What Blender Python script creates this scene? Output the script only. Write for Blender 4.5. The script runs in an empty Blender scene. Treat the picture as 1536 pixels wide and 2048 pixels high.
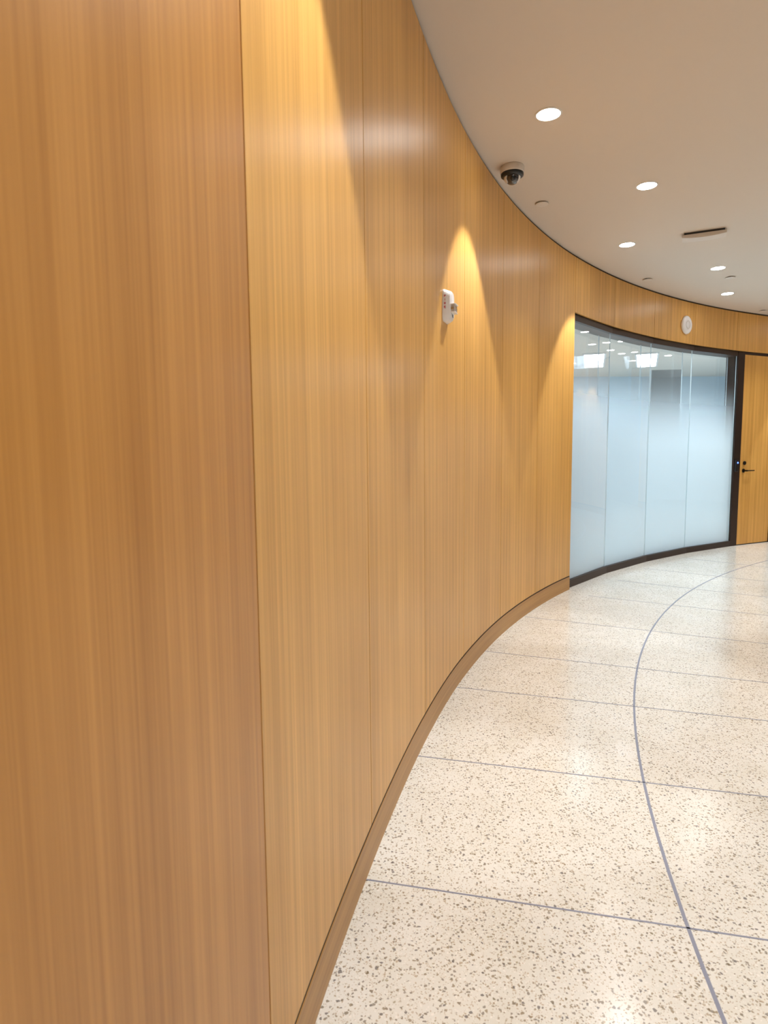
import bpy, bmesh, math, random
from mathutils import Vector, Matrix

# ------------------------------------------------------------------ camera, view, world
SC = bpy.context.scene
COL = SC.collection
CAM_H = 1.283
FPX = 1250.0
PITCH, ROLL = 0.100278, -0.009608
CEIL = 2.930

cam_d = bpy.data.cameras.new('camera')
cam_d.sensor_fit = 'AUTO'; cam_d.sensor_width = 36.0
cam_d.lens = FPX / 2048.0 * 36.0
cam_d.clip_start = 0.02; cam_d.clip_end = 100
cam_d.dof.use_dof = True
cam_d.dof.focus_distance = 3.6
cam_d.dof.aperture_fstop = 6.0
cam = bpy.data.objects.new('camera', cam_d); COL.objects.link(cam)
fw = Vector((0, math.cos(PITCH), -math.sin(PITCH)))
up = Vector((0, math.sin(PITCH), math.cos(PITCH)))
rt = Vector((1, 0, 0))
r2 = rt * math.cos(ROLL) + up * math.sin(ROLL)
u2 = up * math.cos(ROLL) - rt * math.sin(ROLL)
M = Matrix((r2, u2, -fw)).transposed().to_4x4()
M.translation = Vector((0, 0, CAM_H))
cam.matrix_world = M
SC.camera = cam

SC.view_settings.view_transform = 'Standard'
SC.view_settings.look = 'None'
SC.view_settings.gamma = 1.0
SC.view_settings.use_curve_mapping = False
SC.view_settings.exposure = 0.57
SC.cycles.max_bounces = 14
SC.cycles.diffuse_bounces = 8
SC.cycles.glossy_bounces = 6
SC.cycles.transmission_bounces = 8
SC.cycles.transparent_max_bounces = 16
SC.cycles.caustics_reflective = True
SC.cycles.sample_clamp_indirect = 6.0

world = bpy.data.worlds.new('world'); SC.world = world
world.use_nodes = True
world.node_tree.nodes['Background'].inputs[0].default_value = (1, .95, .9, 1)
world.node_tree.nodes['Background'].inputs[1].default_value = 0.05

DOWN_W = 44.0                      # watts per corridor downlight
DOWN_COL = (1.0, 0.985, 0.985)
WASH_W = 64.0                      # watts per downlight of the row beside the wall
CONE = math.radians(66)             # wall row: narrow beams tilted a little towards the wood
TILT = math.radians(8.5)
OFFICE_W = 40.0
OFFICE_SPOT_W = 62.0                    # watts per office spot, mostly unseen lamps added to light the film
OFFICE_COL = (0.66, 0.84, 1.0)

# ------------------------------------------------------------------ wall curve (plan view), metres
SEAMS = [(-0.213, 1.029), (-0.047, 1.828), (0.173, 2.644), (0.439, 3.41), (0.786, 4.178), (1.2, 4.901),
         (1.676, 5.573), (2.267, 6.25), (2.918, 6.86), (3.62, 7.399), (4.368, 7.863)]
def extend(P, n, seg, turn, back):
    P = list(P)
    for _ in range(n):
        a, b = (P[1], P[0]) if back else (P[-2], P[-1])
        ang = math.atan2(b[1] - a[1], b[0] - a[0]) + (turn if back else -turn)
        q = (b[0] + seg * math.cos(ang), b[1] + seg * math.sin(ang))
        P = [q] + P if back else P + [q]
    return P
PTS = extend(extend(SEAMS, 8, .88, math.radians(5.6), False), 7, .82, math.radians(4.2), True)
OFF = 7
T0, T1 = -6.0, 16.0
def C(t):
    i = int(math.floor(t)); f = t - i; i += OFF
    p = [Vector(PTS[max(0, min(len(PTS) - 1, i + k))]) for k in (-1, 0, 1, 2)]
    return .5 * ((2 * p[1]) + (p[2] - p[0]) * f + (2 * p[0] - 5 * p[1] + 4 * p[2] - p[3]) * f * f
                 + (3 * p[1] - p[0] - 3 * p[2] + p[3]) * f ** 3)
def N(t):                                   # unit vector out of the lobby, into the wall
    d = (C(t + .01) - C(t - .01)).normalized()
    return Vector((-d.y, d.x))
def W(t, off=0.0):                          # point on the wall curve pushed off into the wall
    return C(t) + N(t) * off

# ------------------------------------------------------------------ materials
def new_mat(name):
    m = bpy.data.materials.new(name); m.use_nodes = True
    return m, m.node_tree, m.node_tree.nodes['Principled BSDF']
def simple(name, col, rough=.5, metal=0.0, spec=.5, emit=None, es=0.0, coat=0.0):
    m, nt, b = new_mat(name)
    b.inputs['Base Color'].default_value = (*col, 1)
    b.inputs['Roughness'].default_value = rough
    b.inputs['Metallic'].default_value = metal
    b.inputs['Specular IOR Level'].default_value = spec
    b.inputs['Coat Weight'].default_value = coat
    if emit:
        b.inputs['Emission Color'].default_value = (*emit, 1)
        b.inputs['Emission Strength'].default_value = es
    # faint procedural tone variation so that nothing is dead flat
    n = nt.nodes.new('ShaderNodeTexNoise'); n.inputs['Scale'].default_value = 6.0
    mr = nt.nodes.new('ShaderNodeMapRange'); mr.inputs['To Min'].default_value = .97; mr.inputs['To Max'].default_value = 1.03
    hv = nt.nodes.new('ShaderNodeHueSaturation'); hv.inputs['Color'].default_value = (*col, 1)
    nt.links.new(n.outputs['Fac'], mr.inputs['Value']); nt.links.new(mr.outputs['Result'], hv.inputs['Value'])
    nt.links.new(hv.outputs['Color'], b.inputs['Base Color'])
    return m

def wood_mat(name, dark, light, rough=.36, spec=.5, uvrot=False, var=1.0):
    """straight vertical veneer; uv.x runs along the wall in metres, uv.y is height in metres"""
    m, nt, b = new_mat(name)
    L = nt.links.new
    uv = nt.nodes.new('ShaderNodeUVMap'); uv.uv_map = 'UVMap'
    def noise(sx, sy, detail, rough_, off=0.0, dist=0.0):
        mp = nt.nodes.new('ShaderNodeMapping'); mp.inputs['Scale'].default_value = (sx, sy, 1) if not uvrot else (sy, sx, 1)
        mp.inputs['Location'].default_value = (off, off * .7, off)
        n = nt.nodes.new('ShaderNodeTexNoise'); n.inputs['Scale'].default_value = 1.0
        n.inputs['Detail'].default_value = detail; n.inputs['Roughness'].default_value = rough_
        n.inputs['Distortion'].default_value = dist
        L(uv.outputs['UV'], mp.inputs['Vector']); L(mp.outputs['Vector'], n.inputs['Vector'])
        return n.outputs['Fac']
    def math_(op, a, bb):
        x = nt.nodes.new('ShaderNodeMath'); x.operation = op
        for k, v in ((0, a), (1, bb)):
            if isinstance(v, (int, float)): x.inputs[k].default_value = v
            else: L(v, x.inputs[k])
        return x.outputs[0]
    fine = noise(420, 2.2, 3, .6)
    mid = noise(95, .8, 3, .55, 3.1, .2)
    broad = noise(24, .35, 2, .5, 9.7)
    cloud = noise(3.0, 1.6, 2, .5, 21.0)
    # leaves of veneer about 0.1 m wide
    sep = nt.nodes.new('ShaderNodeSeparateXYZ'); L(uv.outputs['UV'], sep.inputs[0])
    leaf = math_('FLOOR', math_('MULTIPLY', sep.outputs[1 if uvrot else 0], 10.2), 0)
    wn = nt.nodes.new('ShaderNodeTexWhiteNoise'); wn.noise_dimensions = '1D'; L(leaf, wn.inputs['W'])
    fac = math_('ADD', math_('MULTIPLY', fine, .50 * var), math_('MULTIPLY', mid, .42 * var))
    fac = math_('ADD', fac, math_('MULTIPLY', broad, .14 * var))
    fac = math_('ADD', fac, math_('MULTIPLY', cloud, .16 * var))
    fac = math_('ADD', fac, math_('MULTIPLY', wn.outputs['Value'], .10 * var))
    wave = math_('SINE', math_('ADD', math_('MULTIPLY', sep.outputs[1 if uvrot else 0], 92.0), math_('MULTIPLY', broad, 2.5)), 0)
    fac = math_('ADD', fac, math_('MULTIPLY', wave, .030 * var))
    fac = math_('SUBTRACT', fac, .66 * var - .5)
    ramp = nt.nodes.new('ShaderNodeValToRGB')
    ramp.color_ramp.elements[0].position = .22; ramp.color_ramp.elements[0].color = (*dark, 1)
    ramp.color_ramp.elements[1].position = .80; ramp.color_ramp.elements[1].color = (*light, 1)
    L(fac, ramp.inputs['Fac'])
    # a few small dark pin knots
    mp = nt.nodes.new('ShaderNodeMapping'); mp.inputs['Scale'].default_value = (5.5, 1.7, 1) if not uvrot else (1.7, 5.5, 1)
    vo = nt.nodes.new('ShaderNodeTexVoronoi'); vo.inputs['Scale'].default_value = 1.0
    L(uv.outputs['UV'], mp.inputs['Vector']); L(mp.outputs['Vector'], vo.inputs['Vector'])
    kn = nt.nodes.new('ShaderNodeMapRange'); kn.inputs['From Min'].default_value = .008; kn.inputs['From Max'].default_value = .035
    kn.inputs['To Min'].default_value = .62; kn.inputs['To Max'].default_value = 1.0
    L(vo.outputs['Distance'], kn.inputs['Value'])
    hs = nt.nodes.new('ShaderNodeHueSaturation'); L(ramp.outputs['Color'], hs.inputs['Color']); L(kn.outputs['Result'], hs.inputs['Value'])
    L(hs.outputs['Color'], b.inputs['Base Color'])
    b.inputs['Roughness'].default_value = rough
    b.inputs['Specular IOR Level'].default_value = spec
    bump = nt.nodes.new('ShaderNodeBump'); bump.inputs['Strength'].default_value = .05; bump.inputs['Distance'].default_value = .002
    L(fine, bump.inputs['Height']); L(bump.outputs['Normal'], b.inputs['Normal'])
    return m

def floor_mat():
    m, nt, b = new_mat('terrazzo')
    L = nt.links.new
    tc = nt.nodes.new('ShaderNodeTexCoord')
    base = nt.nodes.new('ShaderNodeTexNoise'); base.inputs['Scale'].default_value = 5; base.inputs['Detail'].default_value = 4
    L(tc.outputs['Object'], base.inputs['Vector'])
    rb = nt.nodes.new('ShaderNodeValToRGB')
    rb.color_ramp.elements[0].position = .3; rb.color_ramp.elements[0].color = (.76, .755, .685, 1)
    rb.color_ramp.elements[1].position = .7; rb.color_ramp.elements[1].color = (.83, .835, .79, 1)
    L(base.outputs['Fac'], rb.inputs['Fac'])
    cur = rb.outputs['Color']
    wob = nt.nodes.new('ShaderNodeTexNoise'); wob.inputs['Scale'].default_value = 110; wob.inputs['Detail'].default_value = 2
    L(tc.outputs['Object'], wob.inputs['Vector'])
    wm = nt.nodes.new('ShaderNodeVectorMath'); wm.operation = 'MULTIPLY_ADD'
    L(wob.outputs['Color'], wm.inputs[0]); wm.inputs[1].default_value = (.011, .011, .0); L(tc.outputs['Object'], wm.inputs[2])
    #      scale  share radius  colours
    for sc_, share, rad, cols, seed in (
            (230, .60, .40, [(.50, .41, .29), (.56, .50, .40), (.42, .36, .26), (.92, .90, .85)], 0.0),
            (120, .52, .36, [(.30, .24, .15), (.40, .36, .24), (.48, .40, .28), (.24, .21, .17)], 5.3),
            (88, .26, .30, [(.20, .16, .10), (.28, .26, .17), (.36, .27, .16), (.13, .12, .12)], 11.9)):
        mp = nt.nodes.new('ShaderNodeMapping'); mp.inputs['Location'].default_value = (seed, seed * 1.3, 0); mp.inputs['Scale'].default_value = (1, 1, 0)
        L(wm.outputs[0], mp.inputs['Vector'])
        v = nt.nodes.new('ShaderNodeTexVoronoi'); v.inputs['Scale'].default_value = sc_; v.inputs['Randomness'].default_value = 1
        L(mp.outputs['Vector'], v.inputs['Vector'])
        sp = nt.nodes.new('ShaderNodeSeparateColor'); L(v.outputs['Color'], sp.inputs['Color'])
        pick = nt.nodes.new('ShaderNodeMath'); pick.operation = 'LESS_THAN'; L(sp.outputs[0], pick.inputs[0]); pick.inputs[1].default_value = share
        rr = nt.nodes.new('ShaderNodeMath'); rr.operation = 'MULTIPLY'; L(sp.outputs[1], rr.inputs[0]); rr.inputs[1].default_value = rad * .9
        ra = nt.nodes.new('ShaderNodeMath'); ra.operation = 'ADD'; L(rr.outputs[0], ra.inputs[0]); ra.inputs[1].default_value = rad * .45
        ds = nt.nodes.new('ShaderNodeMath'); ds.operation = 'LESS_THAN'; L(v.outputs['Distance'], ds.inputs[0]); L(ra.outputs[0], ds.inputs[1])
        mk = nt.nodes.new('ShaderNodeMath'); mk.operation = 'MULTIPLY'; L(pick.outputs[0], mk.inputs[0]); L(ds.outputs[0], mk.inputs[1])
        mk2 = nt.nodes.new('ShaderNodeMath'); mk2.operation = 'MULTIPLY'; L(mk.outputs[0], mk2.inputs[0]); mk2.inputs[1].default_value = .80
        cr = nt.nodes.new('ShaderNodeValToRGB'); cr.color_ramp.interpolation = 'CONSTANT'
        while len(cr.color_ramp.elements) < len(cols): cr.color_ramp.elements.new(.5)
        for i, c_ in enumerate(cols):
            cr.color_ramp.elements[i].position = i / len(cols); cr.color_ramp.elements[i].color = (*c_, 1)
        L(sp.outputs[2], cr.inputs['Fac'])
        mx = nt.nodes.new('ShaderNodeMix'); mx.data_type = 'RGBA'
        L(mk2.outputs[0], mx.inputs[0]); L(cur, mx.inputs[6]); L(cr.outputs['Color'], mx.inputs[7])
        cur = mx.outputs[2]
    L(cur, b.inputs['Base Color'])
    b.inputs['Roughness'].default_value = .17
    b.inputs['Specular IOR Level'].default_value = .5
    return m

def facing(nt):                              # Schlick reflectance of a thin clear sheet, same from both sides
    lw = nt.nodes.new('ShaderNodeLayerWeight'); lw.inputs['Blend'].default_value = .5
    p = nt.nodes.new('ShaderNodeMath'); p.operation = 'POWER'; nt.links.new(lw.outputs['Facing'], p.inputs[0]); p.inputs[1].default_value = 4.2
    a = nt.nodes.new('ShaderNodeMath'); a.operation = 'MULTIPLY_ADD'; nt.links.new(p.outputs[0], a.inputs[0]); a.inputs[1].default_value = .92; a.inputs[2].default_value = .045
    return a.outputs[0]
def glass_mat(name, tint, film=False):
    m = bpy.data.materials.new(name); m.use_nodes = True; nt = m.node_tree; nt.nodes.clear(); L = nt.links.new
    out = nt.nodes.new('ShaderNodeOutputMaterial')
    tr = nt.nodes.new('ShaderNodeBsdfTransparent'); tr.inputs[0].default_value = (*tint, 1)
    gl = nt.nodes.new('ShaderNodeBsdfGlossy'); gl.inputs['Roughness'].default_value = .004; gl.inputs[0].default_value = (.95, .97, 1, 1)
    body = tr.outputs[0]
    if film:                                 # etched film: clear at the top, fading to milky white at chest height
        geo = nt.nodes.new('ShaderNodeNewGeometry'); sx = nt.nodes.new('ShaderNodeSeparateXYZ'); L(geo.outputs['Position'], sx.inputs[0])
        mr = nt.nodes.new('ShaderNodeMapRange'); mr.interpolation_type = 'SMOOTHSTEP'
        mr.inputs['From Min'].default_value = 1.25; mr.inputs['From Max'].default_value = 2.06
        mr.inputs['To Min'].default_value = .975; mr.inputs['To Max'].default_value = 0
        L(sx.outputs['Z'], mr.inputs['Value'])
        tl = nt.nodes.new('ShaderNodeBsdfTranslucent'); tl.inputs[0].default_value = (.90, .95, .97, 1)
        df = nt.nodes.new('ShaderNodeBsdfDiffuse'); df.inputs[0].default_value = (.74, .83, .88, 1)
        m1 = nt.nodes.new('ShaderNodeMixShader'); m1.inputs[0].default_value = .42; L(tl.outputs[0], m1.inputs[1]); L(df.outputs[0], m1.inputs[2])
        m2 = nt.nodes.new('ShaderNodeMixShader'); L(mr.outputs[0], m2.inputs[0]); L(tr.outputs[0], m2.inputs[1]); L(m1.outputs[0], m2.inputs[2])
        L(m2.outputs[0], out.inputs['Surface'])
        return m
    mix = nt.nodes.new('ShaderNodeMixShader'); L(facing(nt), mix.inputs[0]); L(body, mix.inputs[1]); L(gl.outputs[0], mix.inputs[2])
    L(mix.outputs[0], out.inputs['Surface'])
    return m

def emit_mat(name, col, s):
    m = bpy.data.materials.new(name); m.use_nodes = True; nt = m.node_tree; nt.nodes.clear()
    out = nt.nodes.new('ShaderNodeOutputMaterial'); e = nt.nodes.new('ShaderNodeEmission')
    e.inputs[0].default_value = (*col, 1); e.inputs[1].default_value = s
    nt.links.new(e.outputs[0], out.inputs['Surface'])
    return m

MAT = dict(
    wood=wood_mat('oak_veneer', (.47, .215, .036), (.97, .57, .160), rough=.34, spec=.42),
    wood_red=wood_mat('oak_veneer_red', (.38, .155, .025), (.78, .400, .108), rough=.34, spec=.42),
    skirting=wood_mat('oak_skirting', (.33, .155, .035), (.64, .36, .11), uvrot=True, rough=.42),
    backing=simple('dark_gap', (.05, .032, .018), .8),
    floor=floor_mat(),
    zinc=simple('zinc_strip', (.30, .33, .43), .35, .25),
    ceiling=simple('ceiling_paint', (.72, .655, .585), .85, spec=.2),
    plaster=simple('plaster', (.50, .48, .45), .8, spec=.2),
    office_wall=simple('office_paint', (.66, .74, .80), .8, spec=.2),
    bronze=simple('bronze_frame', (.045, .028, .022), .42, .5),
    seal=simple('joint_seal', (.74, .82, .86), .4),
    glass=glass_mat('clear_glass', (.97, .985, .99)),
    glass_edge=simple('glass_edge', (.72, .84, .88), .15),
    film=glass_mat('etched_film', (1, 1, 1), True),
    white=simple('white_plastic', (.80, .79, .78), .38),
    device=simple('device_white', (.86, .85, .86), .32),
    cap=simple('cap_white', (.72, .67, .62), .5),
    black=simple('black_plastic', (.012, .012, .013), .3),
    metal_black=simple('black_hardware', (.02, .017, .015), .35, .7),
    smoke=simple('smoked_dome', (.03, .025, .03), .06, spec=.8, coat=1),
    red=simple('red_lettering', (.55, .02, .03), .5),
    lens=simple('strobe_lens', (.55, .52, .50), .08, spec=.8, coat=1),
    reflector=simple('reflector_metal', (.55, .52, .50), .18, .9),
    grey=simple('grey_panel', (.27, .29, .30), .6),
    led=emit_mat('blue_led', (.05, .12, 1.0), 9.0),
    lamp=emit_mat('lamp_glow', (1.0, .96, .93), 30.0),
    troffer=emit_mat('troffer_glow', (.86, .93, 1.0), 9.0),
)

# ------------------------------------------------------------------ mesh helpers
def link(name, me, mat, parent=None, smooth=False):
    if isinstance(mat, (list, tuple)):
        for mm in mat: me.materials.append(mm)
    elif mat: me.materials.append(mat)
    o = bpy.data.objects.new(name, me); COL.objects.link(o)
    if parent: o.parent = parent
    if smooth:
        for p in me.polygons: p.use_smooth = True
    return o
def from_bm(name, bm, mat, parent=None, smooth=False, recalc=True):
    if recalc: bmesh.ops.recalc_face_normals(bm, faces=bm.faces)
    me = bpy.data.meshes.new(name); bm.to_mesh(me); bm.free()
    return link(name, me, mat, parent, smooth)
def tag(o, label=None, cat=None, group=None, kind=None):
    if label: o['label'] = label
    if cat: o['category'] = cat
    if group: o['group'] = group
    if kind: o['kind'] = kind
    return o
def empty(name, loc, rz=0.0, parent=None):
    o = bpy.data.objects.new(name, None); COL.objects.link(o)
    o.empty_display_size = .1
    o.location = loc; o.rotation_euler = (0, 0, rz)
    if parent: o.parent = parent
    return o
def add_box(bm, x0, x1, y0, y1, z0, z1, bev=0.0):
    g = bmesh.ops.create_cube(bm, size=1.0)
    vs = g['verts']
    for v in vs:
        v.co = Vector((x0 + (v.co.x + .5) * (x1 - x0), y0 + (v.co.y + .5) * (y1 - y0), z0 + (v.co.z + .5) * (z1 - z0)))
    if bev:
        es = {e for v in vs for e in v.link_edges}
        bmesh.ops.bevel(bm, geom=list(es), offset=bev, segments=2, affect='EDGES', profile=.5)
def add_lathe(bm, prof, seg=32, M4=None):
    """profile (r, z) spun round z; ends closed on the axis when r is 0"""
    rings = []
    for r, z in prof:
        if r < 1e-6: rings.append([bm.verts.new((0, 0, z))])
        else: rings.append([bm.verts.new((r * math.cos(2 * math.pi * k / seg), r * math.sin(2 * math.pi * k / seg), z)) for k in range(seg)])
    for a, b in zip(rings[:-1], rings[1:]):
        for k in range(seg):
            k2 = (k + 1) % seg
            if len(a) == 1 and len(b) == 1: continue
            if len(a) == 1: bm.faces.new((a[0], b[k], b[k2]))
            elif len(b) == 1: bm.faces.new((a[k], b[0], a[k2]))
            else: bm.faces.new((a[k], b[k], b[k2], a[k2]))
    if M4:
        bmesh.ops.transform(bm, matrix=M4, verts=[v for r in rings for v in r])

def ribbon(name, pts_front, pts_back, z0, z1, mat, parent=None, uoff=0.0, front_slot=0, back_slot=0):
    """solid slab following a plan curve; uv: x = metres along the curve, y = height"""
    me = bpy.data.meshes.new(name)
    n = len(pts_front); vs = []; fs = []; uvs = []; slots = []
    u = [0.0]
    for a, b in zip(pts_front[:-1], pts_front[1:]): u.append(u[-1] + (Vector(b) - Vector(a)).length)
    for P_, z in ((pts_front, z0), (pts_front, z1), (pts_back, z0), (pts_back, z1)):
        vs += [(p[0], p[1], z) for p in P_]
    def f(idx, uvl, s=0): fs.append(idx); uvs.append(uvl); slots.append(s)
    for i in range(n - 1):
        a, b = i, i + 1
        f((a, b, n + b, n + a), [(u[a], z0), (u[b], z0), (u[b], z1), (u[a], z1)], front_slot)
        f((2 * n + b, 2 * n + a, 3 * n + a, 3 * n + b), [(u[b], z0), (u[a], z0), (u[a], z1), (u[b], z1)], back_slot)
        f((n + a, n + b, 3 * n + b, 3 * n + a), [(u[a], z1), (u[b], z1), (u[b], z1 + .02), (u[a], z1 + .02)])
        f((b, a, 2 * n + a, 2 * n + b), [(u[b], z0), (u[a], z0), (u[a], z0 - .02), (u[b], z0 - .02)])
    f((0, n, 3 * n, 2 * n), [(0, z0), (0, z1), (-.02, z1), (-.02, z0)])
    e = n - 1
    f((n + e, e, 2 * n + e, 3 * n + e), [(u[e], z1), (u[e], z0), (u[e] + .02, z0), (u[e] + .02, z1)])
    me.from_pydata(vs, [], fs)
    lay = me.uv_layers.new(name='UVMap')
    k = 0
    for pi_, uvl in enumerate(uvs):
        for q in uvl:
            lay.data[k].uv = (q[0] + uoff, q[1]); k += 1
        me.polygons[pi_].material_index = slots[pi_]
    me.update()
    o = link(name, me, mat, parent)
    for i, p in enumerate(me.polygons):       # smooth along the curve, flat ends
        p.use_smooth = False
    return o
def curve_pts(ta, tb, off, step=.06):
    n = max(2, int(math.ceil((tb - ta) / step)) + 1)
    return [tuple(W(ta + (tb - ta) * k / (n - 1), off)) for k in range(n)]
def set_origin(o, loc):                       # move a mesh object's origin without moving the mesh
    o.data.transform(Matrix.Translation(-Vector(loc))); o.location = loc

# ------------------------------------------------------------------ structure: floor, ceiling
BASE_H = .119            # top of the wooden skirting
HEAD_Z = 2.453           # underside of the wooden panels over the glass and the door
SET = .04                # glass front behind the wood face
T_GL = [6.015, 7.032, 8.05, 9.05, 10.10]
T_DOOR = (10.242, 10.965)
T_END = 11.05

bm = bmesh.new(); add_box(bm, -8, 16, -6.2, 19, -.15, 0)
floor = tag(from_bm('floor', bm, MAT['floor']), 'cream terrazzo floor with brown chips', kind='structure')
bm = bmesh.new(); add_box(bm, -8, 16, -6.2, 19, CEIL, CEIL + .15)
tag(from_bm('ceiling', bm, MAT['ceiling']), 'plain off-white painted ceiling', kind='structure')

# divider strips let into the terrazzo
FC, FR = Vector((9.397, -.231)), 8.777
def strip(pts, w, z=.0008):
    bm = bmesh.new(); prev = None
    for i, p in enumerate(pts):
        a = Vector(pts[max(0, i - 1)]); b = Vector(pts[min(len(pts) - 1, i + 1)])
        d = (b - a).normalized(); nrm = Vector((-d.y, d.x)) * w / 2
        p = Vector(p)
        cur = [bm.verts.new((p.x + nrm.x, p.y + nrm.y, z)), bm.verts.new((p.x - nrm.x, p.y - nrm.y, z)),
               bm.verts.new((p.x - nrm.x, p.y - nrm.y, -.01)), bm.verts.new((p.x + nrm.x, p.y + nrm.y, -.01))]
        if prev:
            for k in range(4): bm.faces.new((prev[k], prev[(k + 1) % 4], cur[(k + 1) % 4], cur[k]))
        prev = cur
    return from_bm('divider_strip', bm, MAT['zinc'], floor)
arc = [tuple(FC + Vector((-math.cos(a), math.sin(a))) * FR) for a in [math.radians(-18 + k * 1.2) for k in range(102)]]
strip(arc, .010)['label'] = 'curved grey metal strip following the wall'
S = 1.0264
for (x0, y0), (x1, y1) in (((-.07, 1.71), (.96, 1.47)), ((.14, 2.44), (1.36, 2.12)), ((.37, 3.18), (1.74, 2.74)), ((.62, 3.76), (2.02, 3.20)),
                           ((1.05, 4.54), (2.42, 3.85)), ((1.73, 5.18), (2.83, 4.51)), ((2.20, 5.78), (3.19, 5.06)), ((2.68, 6.35), (3.54, 5.67)),
                           ((3.35, 6.95), (4.2, 6.1)), ((-.19, .98), (.7, .85)), ((-.25, .1), (.7, .02))):
    a = Vector((x0, y0)) * S; b = Vector((x1, y1)) * S
    d = (b - a).normalized()
    strip([tuple(a - d * .012), tuple(a + d * 2.6), tuple(a + d * 5.0)], .0055)

# ------------------------------------------------------------------ structure: the curved wooden wall
wall_pts = lambda ta, tb: (curve_pts(ta, tb, .022), curve_pts(ta, tb, .14))
wall = empty('wall_left', (0, 0, 0)); tag(wall, 'curved wall clad in tall oak veneer panels', kind='structure')
f_, b_ = wall_pts(T0, 6.0 - .002); ribbon('wall_backing', f_, b_, 0, CEIL, MAT['backing'], wall)
f_, b_ = wall_pts(6.0 + .002, T_END); ribbon('wall_backing', f_, b_, HEAD_Z + .004, CEIL, MAT['backing'], wall)
f_, b_ = wall_pts(T_END + .004, T1); ribbon('wall_backing', f_, b_, 0, CEIL, MAT['backing'], wall)
random.seed(4)
GAP = .0025
def panel(ta, tb, z0, z1, mat='wood'):
    L_ = (W(tb) - W(ta)).length
    g = GAP / L_
    ribbon('wood_panel', curve_pts(ta + g, tb - g, 0), curve_pts(ta + g, tb - g, .018), z0, z1, MAT[mat], wall, uoff=random.uniform(0, 60))
TOPZ = CEIL - .018
for i in range(-6, 6): panel(i, i + 1, BASE_H + .009, TOPZ, 'wood_red' if i in (-1, -4) else 'wood')
for i in range(6, 11): panel(i, min(i + 1, T_END) if i < 10 else T_END, HEAD_Z, TOPZ)
for a, b in ((T_END, 12), (12, 13), (13, 14), (14, 15), (15, 16)): panel(a, b, BASE_H + .009, TOPZ)
for nm, ta, tb in (('baseboard_left', T0, 6.0 - .001), ('baseboard_far', T_END + .004, T1)):
    o = ribbon(nm, curve_pts(ta, tb, -.001), curve_pts(ta, tb, .018), 0, BASE_H - .002, MAT['skirting'])
    tag(o, 'oak skirting board under a thin dark groove', kind='structure')
for nm, ta, tb in (('trim_2', T0, 6.0 - .001), ('trim_3', T_END + .004, T1)):
    tag(ribbon(nm, curve_pts(ta, tb, .0012), curve_pts(ta, tb, .018), BASE_H - .002, BASE_H + .008, MAT['backing']), 'thin dark groove between skirting and wood panels', kind='structure')
o = ribbon('trim_1', curve_pts(T0, T1, .010), curve_pts(T0, T1, .0225), TOPZ - .002, CEIL, MAT['backing'])
tag(o, 'thin dark shadow gap between wood panels and ceiling', kind='structure')

# plain walls that close the lobby out of view
def straight_wall(name, a, b, z0, z1, mat, label, th=.12):
    a = Vector(a); b = Vector(b); d = (b - a).normalized(); n = Vector((-d.y, d.x)) * th
    o = ribbon(name, [tuple(a), tuple(b)], [tuple(a + n), tuple(b + n)], z0, z1, mat)
    return tag(o, label, kind='structure')
pe = W(T1 - .01); ps = W(T0 + .01)
straight_wall('wall_right', (12.0, pe.y + .6), (12.0, -5.9), 0, CEIL, MAT['plaster'], 'plain pale wall closing the lobby', -.12)
straight_wall('wall_near', (12.1, -5.4), (-.5, -5.4), 0, CEIL, MAT['plaster'], 'plain pale wall behind the viewer', .12)
straight_wall('wall_far', (pe.x - .05, pe.y + .02), (12.1, pe.y + .02), 0, CEIL, MAT['plaster'], 'plain pale wall at the end of the lobby', .12)

# ------------------------------------------------------------------ structure: the glazed partition
win = empty('window_1', (*W(8.0, SET), 0)); tag(win, 'faceted glass partition with a milky gradient film in a dark bronze frame', kind='structure')
def wpart(name, fr, bk, z0, z1, mat, **kw):
    o = ribbon(name, fr, bk, z0, z1, mat, **kw)
    return o
inv = Vector((*W(8.0, SET), 0))
def under(o, parent, base):
    o.data.transform(Matrix.Translation(-Vector(base))); o.parent = parent
    return o
FR_B, FR_H = .068, .058
gpts = lambda off: [tuple(W(t, off)) for t in T_GL]
under(ribbon('sill_channel', gpts(SET - .012), gpts(SET + .16), 0, FR_B, MAT['bronze']), win, inv)
under(ribbon('head_channel', gpts(SET - .008), gpts(SET + .16), HEAD_Z - FR_H, HEAD_Z + .002, MAT['bronze']), win, inv)
def post(ta, tb, o0, o1, z0, z1, name, mat, parent, base):
    return under(ribbon(name, [tuple(W(ta, o0)), tuple(W(tb, o0))], [tuple(W(ta, o1)), tuple(W(tb, o1))], z0, z1, mat), parent, base)
post(5.985, 6.012, SET + .0, SET + .16, 0, HEAD_Z, 'side_channel', MAT['bronze'], win, inv)
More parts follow.
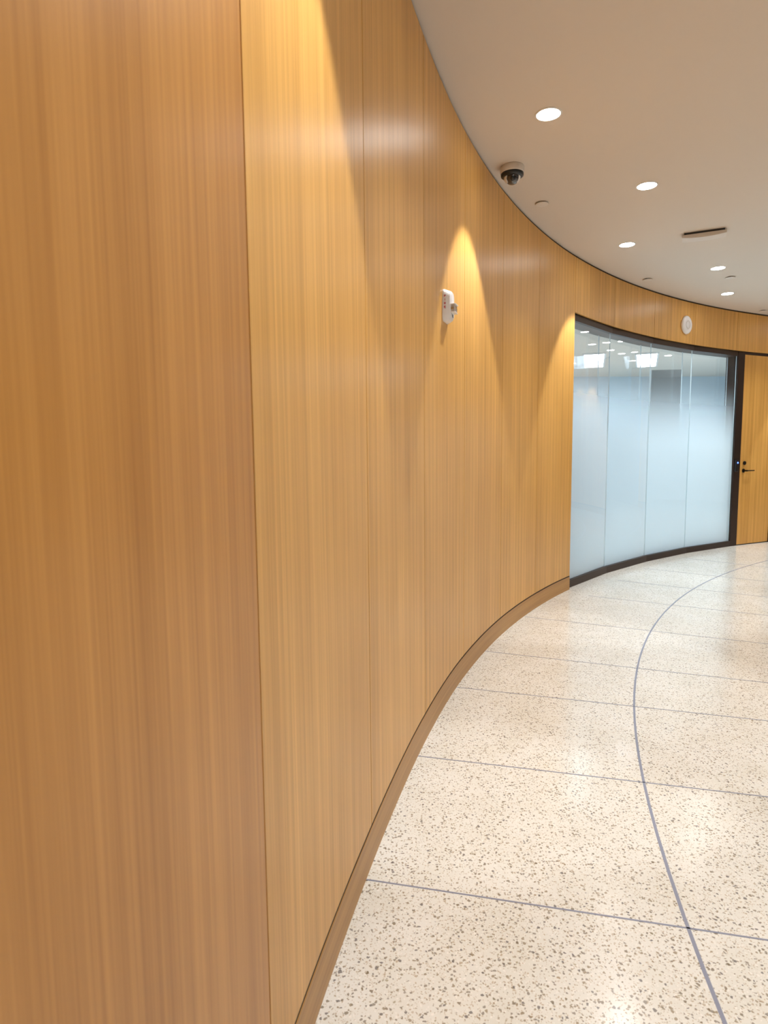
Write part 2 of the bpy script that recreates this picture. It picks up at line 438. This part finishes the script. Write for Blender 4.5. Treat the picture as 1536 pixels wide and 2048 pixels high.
# panes: outer sheet with film on its inner face, inner sheet clear
for layer, off in ((0, SET + .01), (1, SET + .125)):
    for k in range(4):
        a = W(T_GL[k], off); b = W(T_GL[k + 1], off)
        d = (b - a).normalized(); n = Vector((-d.y, d.x))
        a2 = a + d * .0009; b2 = b - d * .0009
        if layer == 0:
            o = ribbon('glass_pane', [tuple(a2), tuple(b2)], [tuple(a2 + n * .010), tuple(b2 + n * .010)], FR_B - .004, HEAD_Z - FR_H + .004,
                       [MAT['glass_edge'], MAT['glass'], MAT['film']], front_slot=1, back_slot=2)
        else:
            o = ribbon('inner_glass_pane', [tuple(a2), tuple(b2)], [tuple(a2 + n * .008), tuple(b2 + n * .008)], FR_B - .004, HEAD_Z - FR_H + .004,
                       [MAT['glass_edge'], MAT['glass'], MAT['glass']], front_slot=1, back_slot=2)
        under(o, win, inv)
        if 0 < k:
            o = ribbon('joint_seal', [tuple(a - d * .0009 + n * .001), tuple(a + d * .0009 + n * .001)], [tuple(a - d * .0009 + n * .009), tuple(a + d * .0009 + n * .009)],
                       FR_B, HEAD_Z - FR_H, MAT['seal'])
            under(o, win, inv)

# ------------------------------------------------------------------ structure: flush wooden door in its frame
dl = W(T_DOOR[0], SET - .012); dr = W(T_DOOR[1], SET - .012)
dd = (dr - dl); DW = dd.length; dang = math.atan2(dd.y, dd.x)
door = empty('door_1', (dl.x, dl.y, 0), dang); tag(door, 'flush oak door in a thin dark bronze frame', kind='structure')
def uv_box(name, x0, x1, y0, y1, z0, z1, mat, parent, uoff=0.0):
    o = ribbon(name, [(x0, y0), (x1, y0)], [(x0, y1), (x1, y1)], z0, z1, mat, uoff=uoff)
    o.parent = parent
    return o
DTOP = HEAD_Z - .030
leaf = uv_box('door_leaf', .004, DW - .004, 0.0, .045, .012, DTOP - .004, MAT['wood'], door, 33.3)
JL = -(W(T_DOOR[0], SET - .012) - W(T_GL[-1], SET - .012)).length
frm = bmesh.new()
add_box(frm, JL, 0, -.006, .16, 0, HEAD_Z, .002)
add_box(frm, DW, DW + .055, -.006, .16, 0, HEAD_Z, .002)
add_box(frm, -.001, DW + .001, -.006, .16, DTOP, HEAD_Z, .0)
add_box(frm, 0, DW, .05, .06, 0, .03)
from_bm('door_frame', frm, MAT['bronze'], door)
bm = bmesh.new(); add_box(bm, 0, DW, .001, .05, 0, .010); from_bm('threshold', bm, MAT['metal_black'], door)
# lever handle
bm = bmesh.new()
RY = Matrix.Rotation(math.radians(90), 4, 'X')
add_lathe(bm, [(0, 0), (.026, 0), (.026, .006), (.024, .009), (0, .009)], 28, Matrix.Translation((.075, 0, .965)) @ RY)
add_lathe(bm, [(0, .008), (.011, .008), (.010, .045), (.011, .058), (0, .06)], 20, Matrix.Translation((.075, 0, .965)) @ RY)
add_box(bm, .064, .215, -.061, -.047, .958, .972, .004)
h = from_bm('door_handle', bm, MAT['metal_black'], door)
bm = bmesh.new()
add_lathe(bm, [(0, 0), (.024, 0), (.024, .012), (.020, .017), (0, .017)], 28, Matrix.Translation((.085, 0, 1.062)) @ RY)
add_lathe(bm, [(0, .017), (.009, .017), (.008, .021), (0, .021)], 16, Matrix.Translation((.085, 0, 1.062)) @ RY)
from_bm('deadbolt', bm, MAT['metal_black'], door)

# ------------------------------------------------------------------ the room behind the glass
n6, n11 = N(6.0), N(T_END)
A6, A11 = W(6.0, .16), W(T_END, .16)
B6, B11 = W(6.0, .16) + Vector((-.12, 1)).normalized() * 9.0, A11 + Vector((.62, 1)).normalized() * 8.0
straight_wall('wall_office_left', A6, B6, 0, CEIL, MAT['office_wall'], 'cool pale wall of the room behind the glass', .12)
straight_wall('wall_office_back', B6, B11, 0, CEIL, MAT['office_wall'], 'cool pale back wall of the room behind the glass', .12)
straight_wall('wall_office_right', B11, A11, 0, CEIL, MAT['office_wall'], 'cool pale right wall of the room behind the glass', .12)
bm = bmesh.new(); add_box(bm, -.24, .24, -.04, .04, 1.0, 2.55, .004)  # made-up slab on a stand, in place of a dark patch
o = from_bm('patch_slab', bm, MAT['grey']); o.location = (4.72, 10.6, 0); o.rotation_euler = (0, 0, -.1)
bm = bmesh.new(); add_box(bm, -.3, .3, -.25, .25, 0, .03, .004); add_box(bm, -.03, .03, -.03, .03, .03, 1.1)
st = from_bm('stand', bm, MAT['grey'], o)
o.name = 'dark_patch_slab'
tag(o, 'made-up grey slab in place of a dark patch behind the third glass pane', 'board')

def troffer(name, x, y, w, l, label, power):
    r = empty(name, (x, y, CEIL), -math.atan2(x, y)); tag(r, label, 'ceiling light', 'long ceiling lights behind the glass')
    bm = bmesh.new()
    for q in ((-w / 2 - .03, -w / 2, -l / 2 - .03, l / 2 + .03), (w / 2, w / 2 + .03, -l / 2 - .03, l / 2 + .03),
              (-w / 2, w / 2, -l / 2 - .03, -l / 2), (-w / 2, w / 2, l / 2, l / 2 + .03)):
        add_box(bm, q[0], q[1], q[2], q[3], -.03, 0)
    from_bm('light_frame', bm, MAT['white'], r)
    bm = bmesh.new(); add_box(bm, -w / 2, w / 2, -l / 2, l / 2, -.018, -.004)
    from_bm('diffuser', bm, MAT['troffer'], r)
    ld = bpy.data.lights.new('troffer_light', 'AREA'); ld.shape = 'RECTANGLE'; ld.size = w; ld.size_y = l
    ld.energy = power; ld.color = OFFICE_COL
    lo = bpy.data.objects.new('troffer_light', ld); COL.objects.link(lo); lo.parent = r; lo.location = (0, 0, -.035)
troffer('troffer_light_fixture', 4.02, 12.1, .34, 1.9, 'long bright rectangular ceiling light seen through the leftmost glass pane', OFFICE_W)
troffer('troffer_light_fixture', 5.02, 12.1, .34, 1.9, 'long bright rectangular ceiling light seen through the second glass pane', OFFICE_W)

# ------------------------------------------------------------------ recessed downlights
bm = bmesh.new(); add_lathe(bm, [(.066, 0), (.066, -.003), (.058, -.004), (.058, 0)], 40)
ring_me = from_bm('tmp', bm, MAT['white']).data; bpy.data.objects.remove(bpy.data.objects['tmp'])
bm = bmesh.new(); add_lathe(bm, [(0, -.0015), (.058, -.0015), (.058, 0), (0, 0)], 40)
lens_me = from_bm('tmp', bm, MAT['lamp']).data; bpy.data.objects.remove(bpy.data.objects['tmp'])
spot_d = bpy.data.lights.new('downlight_beam', 'SPOT')
spot_d.energy = WASH_W; spot_d.color = DOWN_COL; spot_d.spot_size = CONE; spot_d.spot_blend = .22; spot_d.shadow_soft_size = .03
soft_d = spot_d.copy(); soft_d.spot_blend = 1.0; soft_d.spot_size = math.radians(108); soft_d.energy = DOWN_W * 1.15
RC = Vector((8.82, -.035))
def downlight(x, y, label=None, group='round recessed lights in the lobby ceiling', soft=False):
    r = empty('recessed_downlight', (x, y, CEIL)); tag(r, label, 'ceiling light', group)
    for nm, me in (('trim_ring', ring_me), ('lamp_lens', lens_me)):
        c = bpy.data.objects.new(nm, me); COL.objects.link(c); c.parent = r
    s = bpy.data.objects.new('downlight_beam', soft_d if soft else spot_d); COL.objects.link(s); s.parent = r; s.location = (0, 0, -.012)
    if not soft:                          # tilt about the wall's tangent, beam towards the wall
        o_ = (Vector((x, y)) - RC).normalized()
        s.rotation_euler = Vector((-o_.x * math.sin(TILT), -o_.y * math.sin(TILT), math.cos(TILT))).to_track_quat('Z', 'Y').to_euler()
    return r
downlight(.835, 3.283, 'largest and nearest round recessed light, above the dome camera')
downlight(1.687, 4.149, 'glaring round recessed light right of the dome camera', soft=True)
downlight(2.010, 5.306, 'round recessed light left of the slim ceiling air vent, near the wood wall')
downlight(3.130, 6.011, 'glaring round recessed light just left of a flat white sprinkler cap', soft=True)
downlight(3.756, 6.993, 'smallest and farthest round recessed light, above the glass partition')
for rad, angs in ((8.65, (172.3, 110.0, 94.0)), (8.29, (165.5 + 15.8, 165.5, 117.3, 101.0)),
                  (6.3, (186, 168, 150, 132, 114, 96)), (4.2, (180, 150, 120, 92))):  # inner two rings are unseen, added for reflections in the glass
    for a in angs:
        q = RC + Vector((math.cos(math.radians(a)), math.sin(math.radians(a)))) * rad
        downlight(q.x, q.y, 'round recessed lobby light outside the picture', soft=rad < 8.5)

office_d = bpy.data.lights.new('office_beam', 'SPOT'); office_d.energy = OFFICE_SPOT_W; office_d.color = OFFICE_COL
office_d.spot_size = math.radians(140); office_d.spot_blend = 1.0; office_d.shadow_soft_size = .05
for x, y, lb in ((1.75, 6.75, None), (2.45, 7.55, None), (3.25, 8.2, None), (4.1, 8.75, None), (5.0, 9.25, None),  # row close behind the glass is unseen, added to light the film
                 (2.75, 8.6, 'round ceiling light behind the top left corner of the glass'), (4.93, 10.35, 'round ceiling light behind the third glass pane'),
                 (3.75, 10.0, 'round ceiling light behind the second glass pane'), (5.95, 11.1, 'round ceiling light behind the right end of the glass'),
                 (3.9, 10.9, None), (5.2, 11.6, None), (4.3, 12.6, None)):
    r = empty('office_downlight', (x, y, CEIL)); tag(r, lb or 'round ceiling light behind the glass, deep in the room or added unseen to light the film', 'ceiling light', 'round lights in the room behind the glass')
    for nm, me in (('trim_ring', ring_me), ('lamp_lens', lens_me)):
        c = bpy.data.objects.new(nm, me); COL.objects.link(c); c.parent = r
    if y < 9.3:
        sl = bpy.data.objects.new('office_beam', office_d); COL.objects.link(sl); sl.parent = r; sl.location = (0, 0, -.012)

# small round sprinkler cover plates
bm = bmesh.new(); add_lathe(bm, [(0, 0), (.026, 0), (.026, -.008), (0, -.008)], 28)
capn_me = from_bm('tmp', bm, MAT['backing']).data; bpy.data.objects.remove(bpy.data.objects['tmp'])
bm = bmesh.new(); add_lathe(bm, [(0, -.008), (.043, -.007), (.044, -.009), (.042, -.0115), (0, -.013)], 36)
cap_me = from_bm('tmp', bm, MAT['cap']).data; bpy.data.objects.remove(bpy.data.objects['tmp'])
for x, y, lb in ((1.089, 4.417, 'flat white round sprinkler cap next to the dome camera'),
                 (2.625, 6.371, 'small flat sprinkler cap near the wood wall, above the left end of the glass'),
                 (3.420, 6.327, 'flat sprinkler cap just right of a glaring recessed light'),
                 (4.672, 7.870, 'farthest flat sprinkler cap, at the right edge above the door')):
    r = empty('sprinkler_cap', (x, y, CEIL)); tag(r, lb, 'sprinkler', 'sprinkler caps on the ceiling')
    for nm, me in (('neck', capn_me), ('cover_plate', cap_me)):
        c = bpy.data.objects.new(nm, me); COL.objects.link(c); c.parent = r

# slim vent / plaque hung just under the ceiling with a dark slot above it
vent = empty('ceiling_vent', (2.50, 5.03, CEIL), math.radians(-25)); tag(vent, 'slim rectangular white plaque vent hanging under the ceiling with a dark slot', 'vent')
bm = bmesh.new(); add_box(bm, -.140, .140, -.046, .06, -.022, 0); from_bm('dark_slot', bm, MAT['black'], vent)
bm = bmesh.new()
nx = 16; rows = []
for i in range(nx + 1):
    u = -1 + 2 * i / nx
    x = u * .152; sag = .012 * (1 - u * u)
    rows.append([bm.verts.new(p) for p in ((x, -.050, -.016), (x, -.058, -.038 - sag), (x, .0, -.044 - sag), (x, .060, -.040 - sag * .5), (x, .060, -.018))])
for a, b in zip(rows[:-1], rows[1:]):
    for k in range(5): bm.faces.new((a[k], b[k], b[(k + 1) % 5], a[(k + 1) % 5]))
bm.faces.new(rows[0]); bm.faces.new(rows[-1])
from_bm('vent_plate', bm, MAT['cap'], vent)

# ------------------------------------------------------------------ dome camera
dc = empty('dome_camera', (.775, 3.865, CEIL), math.radians(-12)); tag(dc, 'white and black dome security camera on the ceiling beside the wood wall', 'camera')
bm = bmesh.new(); add_lathe(bm, [(0, 0), (.070, 0), (.073, -.004), (.074, -.038), (.072, -.043), (.066, -.045), (0, -.045)], 48)
from_bm('housing', bm, MAT['cap'], dc, True)
bm = bmesh.new(); add_lathe(bm, [(.060, -.044), (.071, -.044), (.070, -.058), (.058, -.066), (.0, -.066)], 48)
from_bm('black_ring', bm, MAT['black'], dc, True)
# shroud: white shell round the dome with a window facing the viewer and down
def shell(name, R_, zc, keep, mat, th=0.0, zmax=-.050):
    bm = bmesh.new(); n1, n2 = 64, 28; grid = []
    for j in range(n2 + 1):
        ph = math.pi / 2 * j / n2 * 1.15 - .15 * math.pi / 2
        grid.append([bm.verts.new((R_ * math.cos(ph) * math.cos(2 * math.pi * k / n1), R_ * math.cos(ph) * math.sin(2 * math.pi * k / n1), zc - R_ * math.sin(ph))) for k in range(n1)])
    for a, b in zip(grid[:-1], grid[1:]):
        for k in range(n1):
            q = (a[k], b[k], b[(k + 1) % n1], a[(k + 1) % n1])
            c = sum((v.co for v in q), Vector()) / 4 - Vector((0, 0, zc))
            if keep(c.normalized()): bm.faces.new(q)
    bmesh.ops.delete(bm, geom=[v for v in bm.verts if not v.link_faces], context='VERTS')
    bmesh.ops.remove_doubles(bm, verts=bm.verts, dist=1e-5)
    o = from_bm(name, bm, mat, dc, True)
    if th:
        md = o.modifiers.new('thick', 'SOLIDIFY'); md.thickness = th; md.offset = -1
    return o
od = Vector((.10, -.86, -.50)).normalized()
shell('shroud', .0520, -.060, lambda d: d.dot(od) < .66 and d.z > -.80, MAT['white'], .004)
dome = shell('smoked_dome', .0470, -.063, lambda d: True, MAT['smoke'])
bm = bmesh.new(); add_lathe(bm, [(0, .0505), (.014, .0495), (.016, .046), (0, .044)], 28, Matrix.Translation((0, 0, -.063)) @ od.to_track_quat('Z', 'Y').to_matrix().to_4x4())
from_bm('camera_lens', bm, MAT['black'], dc, True)
dc.scale = (.94, .94, .92)

# ------------------------------------------------------------------ fire alarm strobe on the wood wall
ts = 2.50
sp = W(ts); tn = (C(ts + .01) - C(ts - .01)).normalized()
strobe = empty('fire_alarm', (sp.x, sp.y, 1.947), math.atan2(tn.y, tn.x)); tag(strobe, 'white wall fire alarm with red lettering and strobe lens', 'fire alarm')
# local x along the wall, y into the wall, z up
def rounded(w, h_, r, n=6):
    out = []
    for cx, cz, a0 in ((w / 2 - r, h_ / 2 - r, 0), (-w / 2 + r, h_ / 2 - r, 90), (-w / 2 + r, -h_ / 2 + r, 180), (w / 2 - r, -h_ / 2 + r, 270)):
        for k in range(n + 1):
            a = math.radians(a0 + 90 * k / n); out.append((cx + r * math.cos(a), cz + r * math.sin(a)))
    return out
bm = bmesh.new(); prev = None
for w, h_, r, y in ((.118, .146, .022, 0), (.117, .146, .024, -.005), (.104, .142, .034, -.018), (.084, .134, .036, -.031), (.056, .120, .027, -.037)):
    cur = [bm.verts.new((x, y, z)) for x, z in rounded(w, h_, r)]
    if prev:
        for k in range(len(cur)): bm.faces.new((prev[k], prev[(k + 1) % len(cur)], cur[(k + 1) % len(cur)], cur[k]))
    else: bm.faces.new(cur)
    prev = cur
bm.faces.new(prev)
from_bm('alarm_body', bm, MAT['device'], strobe)
bm = bmesh.new()
add_box(bm, -.036, .022, -.058, -.024, .002, .007, .002)
from_bm('lens_hood', bm, MAT['device'], strobe)
bm = bmesh.new(); add_box(bm, -.036, .022, -.056, -.024, -.034, -.029, .002); from_bm('lens_shelf', bm, MAT['device'], strobe)
bm = bmesh.new(); add_box(bm, -.032, .018, -.054, -.026, -.030, .003, .005)
ln = from_bm('strobe_lens', bm, MAT['lens'], strobe)
bm = bmesh.new(); add_box(bm, -.026, .012, -.0555, -.0535, -.020, -.010, .0008); add_box(bm, -.0335, -.0315, -.048, -.034, -.020, -.008, .0006)
add_box(bm, -.010, -.002, -.056, -.0535, -.026, -.002, .0008)
from_bm('flash_tube', bm, MAT['reflector'], ln)
bm = bmesh.new()
for q in (-.041, -.046, -.051): add_box(bm, -.018, .010, -.0385, -.030, q - .0012, q + .0012)
from_bm('horn_grille', bm, MAT['grey'], strobe)
# letters F I R E, one under the other, made of strokes on the near slope
GL = {'F': [(0, 0, .2, 1), (0, .8, 1, 1), (0, .42, .8, .6)], 'I': [(.4, 0, .6, 1)],
      'R': [(0, 0, .2, 1), (0, .82, .9, 1), (.7, .5, .9, 1), (0, .42, .9, .6), (.55, 0, .78, .42)],
      'E': [(0, 0, .2, 1), (0, .8, 1, 1), (0, .42, .8, .6), (0, 0, 1, .2)]}
for ch, z in zip('FIRE', (.038, .0215, .005, -.0115)):
    bm = bmesh.new()
    for x0, z0, x1, z1 in GL[ch]:
        add_box(bm, x0 * .009 - .0045, x1 * .009 - .0045, -.0014, .0012, z0 * .010, z1 * .010)
    o = from_bm('lettering', bm, MAT['red'], strobe)
    o.location = (-.0553, -.0115, z - .005); o.rotation_euler = (0, 0, math.atan2(-.013, .0065))
    o['label'] = 'red letter ' + ch

# ------------------------------------------------------------------ round white speaker on the header
td = 8.76
p = W(td); tn = (C(td + .01) - C(td - .01)).normalized()
spk = empty('wall_speaker', (p.x, p.y, 2.652), math.atan2(tn.y, tn.x)); tag(spk, 'round white disc speaker on the wood above the glass', 'speaker')
RX = Matrix.Rotation(math.radians(90), 4, 'X')
bm = bmesh.new(); add_lathe(bm, [(0, 0), (.096, 0), (.102, .008), (.100, .020), (.090, .028), (.052, .031), (.049, .0285), (.046, .031), (0, .033)], 56, RX)
from_bm('speaker_cover', bm, MAT['device'], spk, True)
bm = bmesh.new(); add_lathe(bm, [(.040, .0325), (.044, .0325), (.044, .0345), (.040, .0345)], 40, RX)
o = from_bm('centre_ring', bm, MAT['cap'], spk); o['label'] = 'raised grey ring'

# ------------------------------------------------------------------ card reader on the door frame
rd = empty('card_reader', (*door.location[:2], 0), dang); tag(rd, 'small black card reader with blue light beside the door handle', 'card reader')
bm = bmesh.new(); add_box(bm, JL + .012, JL + .068, -.030, -.0055, .955, 1.105, .006); from_bm('reader_body', bm, MAT['black'], rd)
bm = bmesh.new(); add_lathe(bm, [(0, 0), (.009, 0), (.008, .003), (0, .004)], 20, Matrix.Translation((JL + .046, -.030, 1.068)) @ RX)
from_bm('blue_light', bm, MAT['led'], rd)['label'] = 'glowing blue status light'
